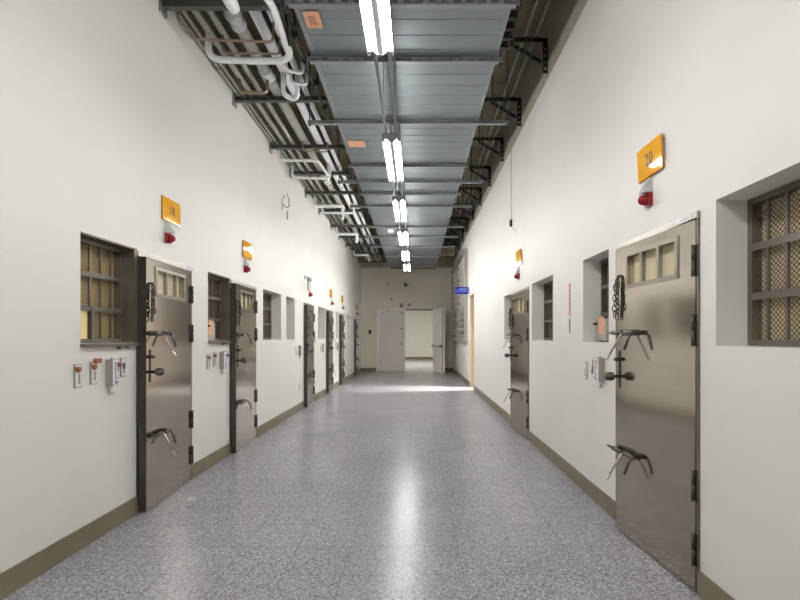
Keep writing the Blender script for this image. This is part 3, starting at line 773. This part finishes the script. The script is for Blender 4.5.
# black clamps along the duct's right edge near the camera, and cable on its left edge
cm = B(); box(cm, 0.0, 0.085, 0.0, 0.05, 0.0, 0.075); box(cm, 0.02, 0.065, -0.004, 0.0, 0.02, 0.055); tube(cm, [(0.01, -0.002, 0.03), (0.04, -0.03, 0.02), (0.08, -0.002, 0.03)], 0.008, 6)
cm = mesh_of('clamp', cm, M['blackmetal'])
for i in range(5):
    o = obj('cable_clamp', cm, None, None, (DX1+0.0195, 3.68+i*0.13, DZ+0.005)); tag(o, '%s black clamp on the right edge of the air duct' % ordn[i], 'clamp', 'black clamps along the duct edge')
bm = B(); pts = [(DX0-0.12, 2.6, DZ+0.06)]
rr = random.Random(5)
for i in range(16): pts.append((DX0-0.135+rr.uniform(-0.02, 0.02), 3.0+i*0.22, DZ+0.06+rr.uniform(-0.02, 0.04)))
tube(bm, pts, 0.013, 8, 0.06)
for i in range(2, 14, 2): lathe(bm, [(0.03, -0.04), (0.03, 0.04)], Vector(pts[i]), Vector((0, 1, 0)), 8)
o = obj('cable_bundle', bm, M['blackmetal']); tag(o, 'black cable bundle sagging beside the left edge of air duct', 'cable')
recenter(o)
for i, (pts, lab) in enumerate((
    ([(-1.20, 3.95, 4.36), (-1.12, 3.95, 4.30), (-1.08, 3.97, 4.28), (-1.07, 4.0, 4.17)], 'short black cable hooked over end of the nearest pipe rack'),
    ([(-1.15, 3.99, 4.26), (-1.15, 4.05, 4.12), (-1.15, 4.11, 4.06)], 'short black cable dangling below end of the nearest pipe rack'))):
    bm = B(); tube(bm, pts, 0.012, 8, 0.05); o = obj('black_cable', bm, M['blackmetal']); tag(o, lab, 'cable'); recenter(o)

# ------------------------------------------------------------------ fluorescent lights on twin rails
LX, LZ = -0.252, 3.45
HL = LZ-CAMZ
def light_proto():
    r = empty('ceiling_light', (0, 0, 0)); Ln = 1.265
    bm = B()   # housing: flat spine plus central ridge
    prof = [(-0.084, 0.030), (-0.084, 0.062), (0.084, 0.062), (0.084, 0.030), (0.052, 0.030), (0.020, -0.008), (-0.020, -0.008), (-0.052, 0.030)]
    a = [bm.verts.new((x, 0.02, z)) for x, z in prof]; b = [bm.verts.new((x, Ln-0.02, z)) for x, z in prof]
    bm.faces.new(a); bm.faces.new(b[::-1])
    for i in range(8): bm.faces.new((a[i], a[(i+1) % 8], b[(i+1) % 8], b[i]))
    obj('housing', bm, M['lampwhite'], r)
    em = B()
    poly(em, [Vector((x, 0, z)) for x, z in ((-0.098, 0.064), (0.098, 0.064), (0.098, -0.012), (0.085, -0.02), (0.06, 0.012), (0.022, -0.016), (-0.022, -0.016), (-0.06, 0.012), (-0.085, -0.02), (-0.098, -0.012))], 0.019, Vector((0, 1, 0)))
    em = mesh_of('end_cap', em, M['lampgrey'])
    obj('end_cap', em, None, r); obj('end_cap', em, None, r, (0, Ln-0.019, 0))
    tm = B(); tube(tm, [(0, 0.05, 0), (0, Ln-0.05, 0)], 0.014, 14); tm = mesh_of('tube', tm, M['tube'])
    for x in (-0.076, 0.076):
        obj('tube', tm, None, r, (x, 0, 0.008))['label'] = 'lit white tube'
    sm = mesh_of('lamp_holder', bx(-0.014, 0.014, -0.0145, 0.0145, -0.008, 0.040), M['plate'])
    for x in (-0.076, 0.076):
        for y in (0.035, Ln-0.035): obj('lamp_holder', sm, None, r, (x, y, 0))
    return r
lpz = light_proto()
boosted_tube = [c for c in lpz.children if c.name.startswith('tube')][0].data.copy(); boosted_tube.materials[0] = M['boosttube']
LY = [-2.6, -0.4, 1.995, 4.67, 6.73, 8.76, 10.8, 12.7]
lab = [None, None, 'nearest twin tube fluorescent light, cut by top edge of photo', 'second twin tube fluorescent light from the camera', 'third twin tube fluorescent light from the camera', 'fourth twin tube fluorescent light from the camera', 'fifth twin tube fluorescent light from the camera', 'farthest twin tube fluorescent light above the end door']
for i, y in enumerate(LY):
    o = lpz if i == 0 else copy_tree(lpz)
    o.location = (LX, y, LZ)
    if i >= 5:                                     # far tubes get added emission to brighten the corridor end
        for ch in o.children:
            if ch.name.startswith('tube'):
                ch.data = boosted_tube
    tag(o, lab[i] or ['twin tube fluorescent light at the back, behind the camera', 'twin tube fluorescent light right over the camera'][i], 'ceiling light', 'twin tube lights along the corridor')
for sx, nm in ((-0.055, 'left'), (0.055, 'right')):
    bm = B(); tube(bm, [(LX+sx, YB+0.1, LZ+0.078), (LX+sx, 14.1, LZ+0.078)], 0.0125, 10)
    y = 0.2
    while y < 14: lathe(bm, [(0.018, -0.03), (0.018, 0.03)], Vector((LX+sx, y, LZ+0.078)), Vector((0, 1, 0)), 10); y += 1.55
    for (D, wd) in sup:
        if 0 < D < 14: tube(bm, [(LX+sx, D, LZ+0.078), (LX+sx, D, DZ-0.055)], 0.005, 6)
    o = obj('light_rail', bm, M['galv']); tag(o, '%s of the twin grey conduits that carry the ceiling lights' % nm, 'conduit', 'twin conduits above the lights'); recenter(o)
    o.location = o.location

# ------------------------------------------------------------------ left pipe racks and pipes
RZ = 4.27
racks = [3.93, 5.49, 6.86, 7.96, 9.04, 10.3, 11.75, 13.0, 14.2, 15.8, 17.3]
for i, D in enumerate(racks):
    big = i == 0
    r = empty('pipe_rack', (XL, D, RZ)); tag(r, '%s dark cross channel holding the left pipes, counted from camera' % ordn[i], 'pipe rack', 'channels under the left pipes')
    x1 = 1.05 if not big else 1.02
    obj('channel', strut(0.004, x1 + (0.12 if i in (1, 2) else 0), not big, hgt=0.055 if not big else 0.075, dep=0.05), M['rackmetal'], r)
    bm = B(); box(bm, -0.001, 0.02, -0.05, 0.05, -0.06, 0.10); obj('wall_cleat', bm, M['galv'], r)
    for x in (0.45, x1-0.03):
        bm = B(); tube(bm, [(x, 0.0, 0.05), (x, 0.0, ZC-RZ-0.001)], 0.007, 6); obj('threaded_rod', bm, M['blackmetal'], r)
ZR = RZ+0.077
def pipe(X, r, m, label, z=None, y0=2.3, y1=17.9, couplings=()):
    z = ZR+r if z is None else z
    bm = B(); tube(bm, [(X, y0, z), (X, y1, z)], r, 16 if r > 0.04 else 10)
    o = obj('pipe', bm, m); tag(o, label, 'pipe', 'pipes along the left wall top')
    for (yy, l, k) in couplings:
        bm = B(); lathe(bm, [(r*1.02, -l), (r*k, -l), (r*k, -l*0.4), (r*1.12, -l*0.35), (r*1.12, l*0.35), (r*k, l*0.4), (r*k, l), (r*1.02, l)], Vector((X, yy, z)), Vector((0, 1, 0)), 16)
        obj('coupling', bm, M['silver'], o)
pipe(-2.175, 0.017, M['pipesteel'], 'thin conduit tight against the top of the left wall')
pipe(-2.115, 0.017, M['pipesteel'], 'second thin conduit out from the top of left wall')
pipe(-2.01, 0.030, M['pipesteel'], 'medium steel pipe third out from the left wall')
pipe(-1.88, 0.030, M['pipesteel'], 'medium steel pipe fourth out, beside the thick grey pipe')
pipe(-1.70, 0.058, M['pipegrey'], 'thick grey lagged pipe with silver couplings', couplings=[(4.25, 0.09, 1.3), (5.15, 0.10, 1.25), (8.6, 0.1, 1.25)])
pipe(-1.48, 0.050, M['pipewhite'], 'thick white pipe in the overhead left bundle', couplings=[(4.62, 0.10, 1.12)])
pipe(-1.33, 0.032, M['pipewhite'], 'thinner white pipe nearest the duct in left bundle')
pipe(-1.95, 0.035, M['rackmetal'], 'dark upper pipe hidden above the left bundle near wall', z=4.80)
pipe(-1.62, 0.045, M['rackmetal'], 'dark upper pipe hidden above the thick grey pipe', z=4.85)
# white capped pipe end hanging near the top of the photo
bm = B(); tube(bm, [(-1.435, 2.3, 4.0), (-1.435, 3.52, 4.0), (-1.435, 3.57, 4.0), (-1.435, 3.585, 4.0)], [0.05, 0.05, 0.042, 0.015], 16)
o = obj('capped_pipe', bm, M['pipewhite']); tag(o, 'white pipe with rounded closed end below nearest rack', 'pipe'); 
bm = B(); tube(bm, [(-1.435, 2.9, 4.04), (-1.435, 2.9, ZR+0.002)], 0.007, 6); ring(bm, Vector((-1.435, 2.9, 4.0)), Vector((1, 0, 0)), Vector((0, 0, 1)), 0.055, 0.006, seg=16, s2=6); obj('hanger', bm, M['blackmetal'], o)
recenter_children = None
def PX(px, py, dz):
    D = 450*dz/(337-py); return Vector(((px-415.5)*D/450, D, CAMZ+dz))
PXS = [-2.115, -2.01, -1.88, -1.70, -1.48, -1.33]
def branch(pts, r, m, label, bend=0.06, up0=True, up1=True, snap=True):
    """hanging loop: points in plan, risers go straight up until they touch the pipes"""
    w = [PX(*p) for p in pts]; top = ZR - 0.001
    if up0:
        a = w[0].copy(); 
        if snap: a.x = min(PXS, key=lambda q: abs(q-a.x)); w[0].x = a.x
        w.insert(0, Vector((a.x, a.y, top)))
    if up1:
        a = w[-1].copy()
        if snap: a.x = min(PXS, key=lambda q: abs(q-a.x)); w[-1].x = a.x
        w.append(Vector((a.x, a.y, top)))
    bm = B(); tube(bm, w, r, 12, bend)
    o = obj('branch_pipe', bm, M[m]); tag(o, label, 'pipe', 'branch pipes looping under the left bundle'); recenter(o)
branch([(210, 59, 2.70), (247, 61, 2.70), (284, 61, 2.70), (291, 54, 2.70), (283, 37, 2.71), (271, 0, 2.73), (262, -30, 2.73)], 0.030, 'pipewhite', 'thick white branch pipe sweeping round in front of nearest rack', 0.14)
branch([(181, 22, 2.80), (187, 34, 2.77), (195, 39, 2.76), (230, 40.5, 2.76), (276, 42, 2.76)], 0.011, 'brass', 'thin brown tube crossing under pipes behind the nearest rack')
branch([(219, 53, 2.77), (276, 54, 2.77)], 0.009, 'brass', 'thinner brown tube just above the thick white branch', 0.03)
branch([(205, 68, 2.82), (229, 69, 2.82)], 0.008, 'brass', 'short thin tube loop close to the left wall', 0.03)
branch([(240, 92, 2.80), (261, 93, 2.80)], 0.016, 'brass', 'brown U shaped tube in front of the second rack')
branch([(276, 94, 2.72), (292, 99, 2.70), (309, 97, 2.70)], 0.028, 'pipewhite', 'white U shaped branch hanging at the second rack', 0.08)
branch([(286, 70, 2.82), (303, 74, 2.82)], 0.017, 'pipewhite', 'small white loop beside duct, upper of two', 0.05, snap=False)
branch([(291, 83, 2.82), (307, 85, 2.82)], 0.017, 'pipewhite', 'small white loop beside duct, lower of two', 0.05, snap=False)
branch([(281, 160, 2.74), (318, 161, 2.74), (327, 176, 2.74)], 0.022, 'pipewhite', 'pale L shaped branch behind the third rack')
branch([(289, 177.5, 2.74), (334, 178.5, 2.74)], 0.024, 'pipewhite', 'pale U shaped branch just below the fourth rack')
branch([(302, 151, 2.80), (338, 152, 2.80)], 0.012, 'brass', 'brown U shaped tube under the third rack')
branch([(316, 206, 2.76), (343, 206, 2.76), (346, 219, 2.76)], 0.034, 'pipewhite', 'white L shaped branch past the fifth rack')
branch([(322, 213, 2.68), (352, 213, 2.68)], 0.024, 'pipewhite', 'slim white U shaped branch past the fifth rack')
branch([(330, 224, 2.80), (346, 225, 2.80)], 0.016, 'brass', 'brown U shaped tube before the seventh rack')
branch([(337, 234, 2.76), (357, 234, 2.76), (358, 242, 2.76)], 0.040, 'pipewhite', 'white L shaped branch past the seventh rack')
branch([(351, 255, 2.80), (368, 255, 2.80), (369, 261, 2.80)], 0.040, 'pipewhite', 'white L shaped branch far down near the end wall')
# box at the right top by end wall
o = obj('junction_duct', bx(0.95, 1.50, 17.0, 17.5, 4.55, 4.85), M['creamboard'], None, bevel=0.01); tag(o, 'pale box of ducting high at the far right corner', 'duct box')
bm = B(); 
for x in (1.0, 1.45): tube(bm, [(x, 17.25, 4.85), (x, 17.25, ZC-0.001)], 0.007, 6)
obj('hanger', bm, M['blackmetal'], o)

# ------------------------------------------------------------------ right wall brackets and conduits
def bracket_proto():
    r = empty('wall_bracket', (0, 0, 0))
    hs = lambda a, b, v0, v1, p: [(a+0.03+i*p, a+0.03+i*p+p*0.55, v0, v1) for i in range(int((b-a-0.05)/p))]
    bm = B(); slab(bm, -0.055, -0.002, -0.36, 0.05, 0.005, [(-0.038, -0.018, -0.33+i*0.075, -0.33+i*0.075+0.04) for i in range(4)], lambda u, n, v: Vector((u, -0.02-n, v)))
    box(bm, -0.055, -0.002, -0.015, 0.02, 0.045, 0.05); box(bm, -0.006, -0.001, -0.02, 0.02, -0.36, 0.045)
    obj('leg', bm, M['blackmetal'], r)
    bm = B(); slab(bm, -0.53, -0.056, 0.0, 0.05, 0.005, hs(-0.53, -0.056, 0.018, 0.034, 0.075), lambda u, n, v: Vector((u, -0.02-n, v)))
    box(bm, -0.53, -0.056, -0.015, 0.02, 0.045, 0.05)
    for i in range(6): box(bm, -0.50+i*0.075, -0.48+i*0.075, -0.018, 0.018, 0.05, 0.062)
    obj('arm', bm, M['blackmetal'], r)
    L_ = math.hypot(0.36, 0.22); a_ = math.atan2(-0.22, 0.36)
    bm = B(); mx = Matrix.Translation((-0.42, -0.001, 0.005)) @ Matrix.Rotation(-a_, 4, 'Y')
    slab(bm, 0.0, L_, -0.045, -0.005, 0.005, hs(0.0, L_, -0.032, -0.018, 0.075), lambda u, n, v: mx @ Vector((u, -0.02-n, v)))
    obj('brace', bm, M['blackmetal'], r)
    bm = B(); tube(bm, [(-0.42, 0, 0.05), (-0.42, 0, ZC-4.83)], 0.006, 6); obj('threaded_rod', bm, M['blackmetal'], r)
    return r
bp = bracket_proto()
for i in range(10):
    D = 5.25+1.31*i
    o = bp if i == 0 else copy_tree(bp)
    o.location = (XR-0.0, D, 4.83)
    tag(o, '%s black slotted bracket high on the right wall, counted from camera' % ordn[i], 'bracket', 'slotted brackets on the right wall')
for X, nm in ((1.27, 'farther from'), (1.40, 'nearer to')):
    bm = B(); tube(bm, [(X, 2.5, 4.895+0.022), (X, 17.2, 4.895+0.022)], 0.022, 10); o = obj('pipe', bm, M['pipesteel']); tag(o, 'pale pipe on the right brackets, %s the wall' % nm, 'pipe', 'pipes along the right brackets'); recenter(o)

# ------------------------------------------------------------------ lamps of the neighbouring rooms
for (x, y, z, wx, wy, nm) in ((-1.5, 22.5, 3.395, 0.6, 1.2, 'square lit ceiling panel in the room beyond end door'), (1.5, 22.5, 3.395, 0.6, 1.2, 'right lit ceiling panel in the room beyond end door')):
    o = obj('ceiling_panel_light', bx(-wx/2, wx/2, -wy/2, wy/2, -0.03, 0), M['lamp'], None, (x, y, z)); tag(o, nm, 'ceiling light')
sd = bpy.data.lights.new('side_room_spot', 'AREA'); sd.shape = 'RECTANGLE'; sd.size = 0.25; sd.size_y = 0.25; sd.energy = 26; sd.color = (1.0, 0.96, 0.88)
so = bpy.data.objects.new('side_room_lamp', sd); COL.objects.link(so); so.location = (3.3, 12.2, 3.0); sd.spread = math.radians(50)
so.rotation_euler = (Vector((0.5, 12.2, 0)) - Vector(so.location)).to_track_quat('-Z', 'Y').to_euler()

# ------------------------------------------------------------------ world, camera, view
wd = bpy.data.worlds.new('world'); S.world = wd; wd.use_nodes = True
wd.node_tree.nodes['Background'].inputs[0].default_value = (0.02, 0.02, 0.02, 1); wd.node_tree.nodes['Background'].inputs[1].default_value = 0.5
cd = bpy.data.cameras.new('camera'); cam = bpy.data.objects.new('camera', cd); COL.objects.link(cam)
cam.location = (0, 0, CAMZ); cam.rotation_euler = (PI/2, 0, 0)
cd.sensor_width = 36; cd.lens = 450/800*36; cd.shift_x = -15.5/800; cd.shift_y = 37/800; cd.clip_start = 0.05
S.camera = cam
S.view_settings.view_transform = 'Standard'; S.view_settings.look = 'None'; S.view_settings.gamma = 1; S.view_settings.exposure = 1.38
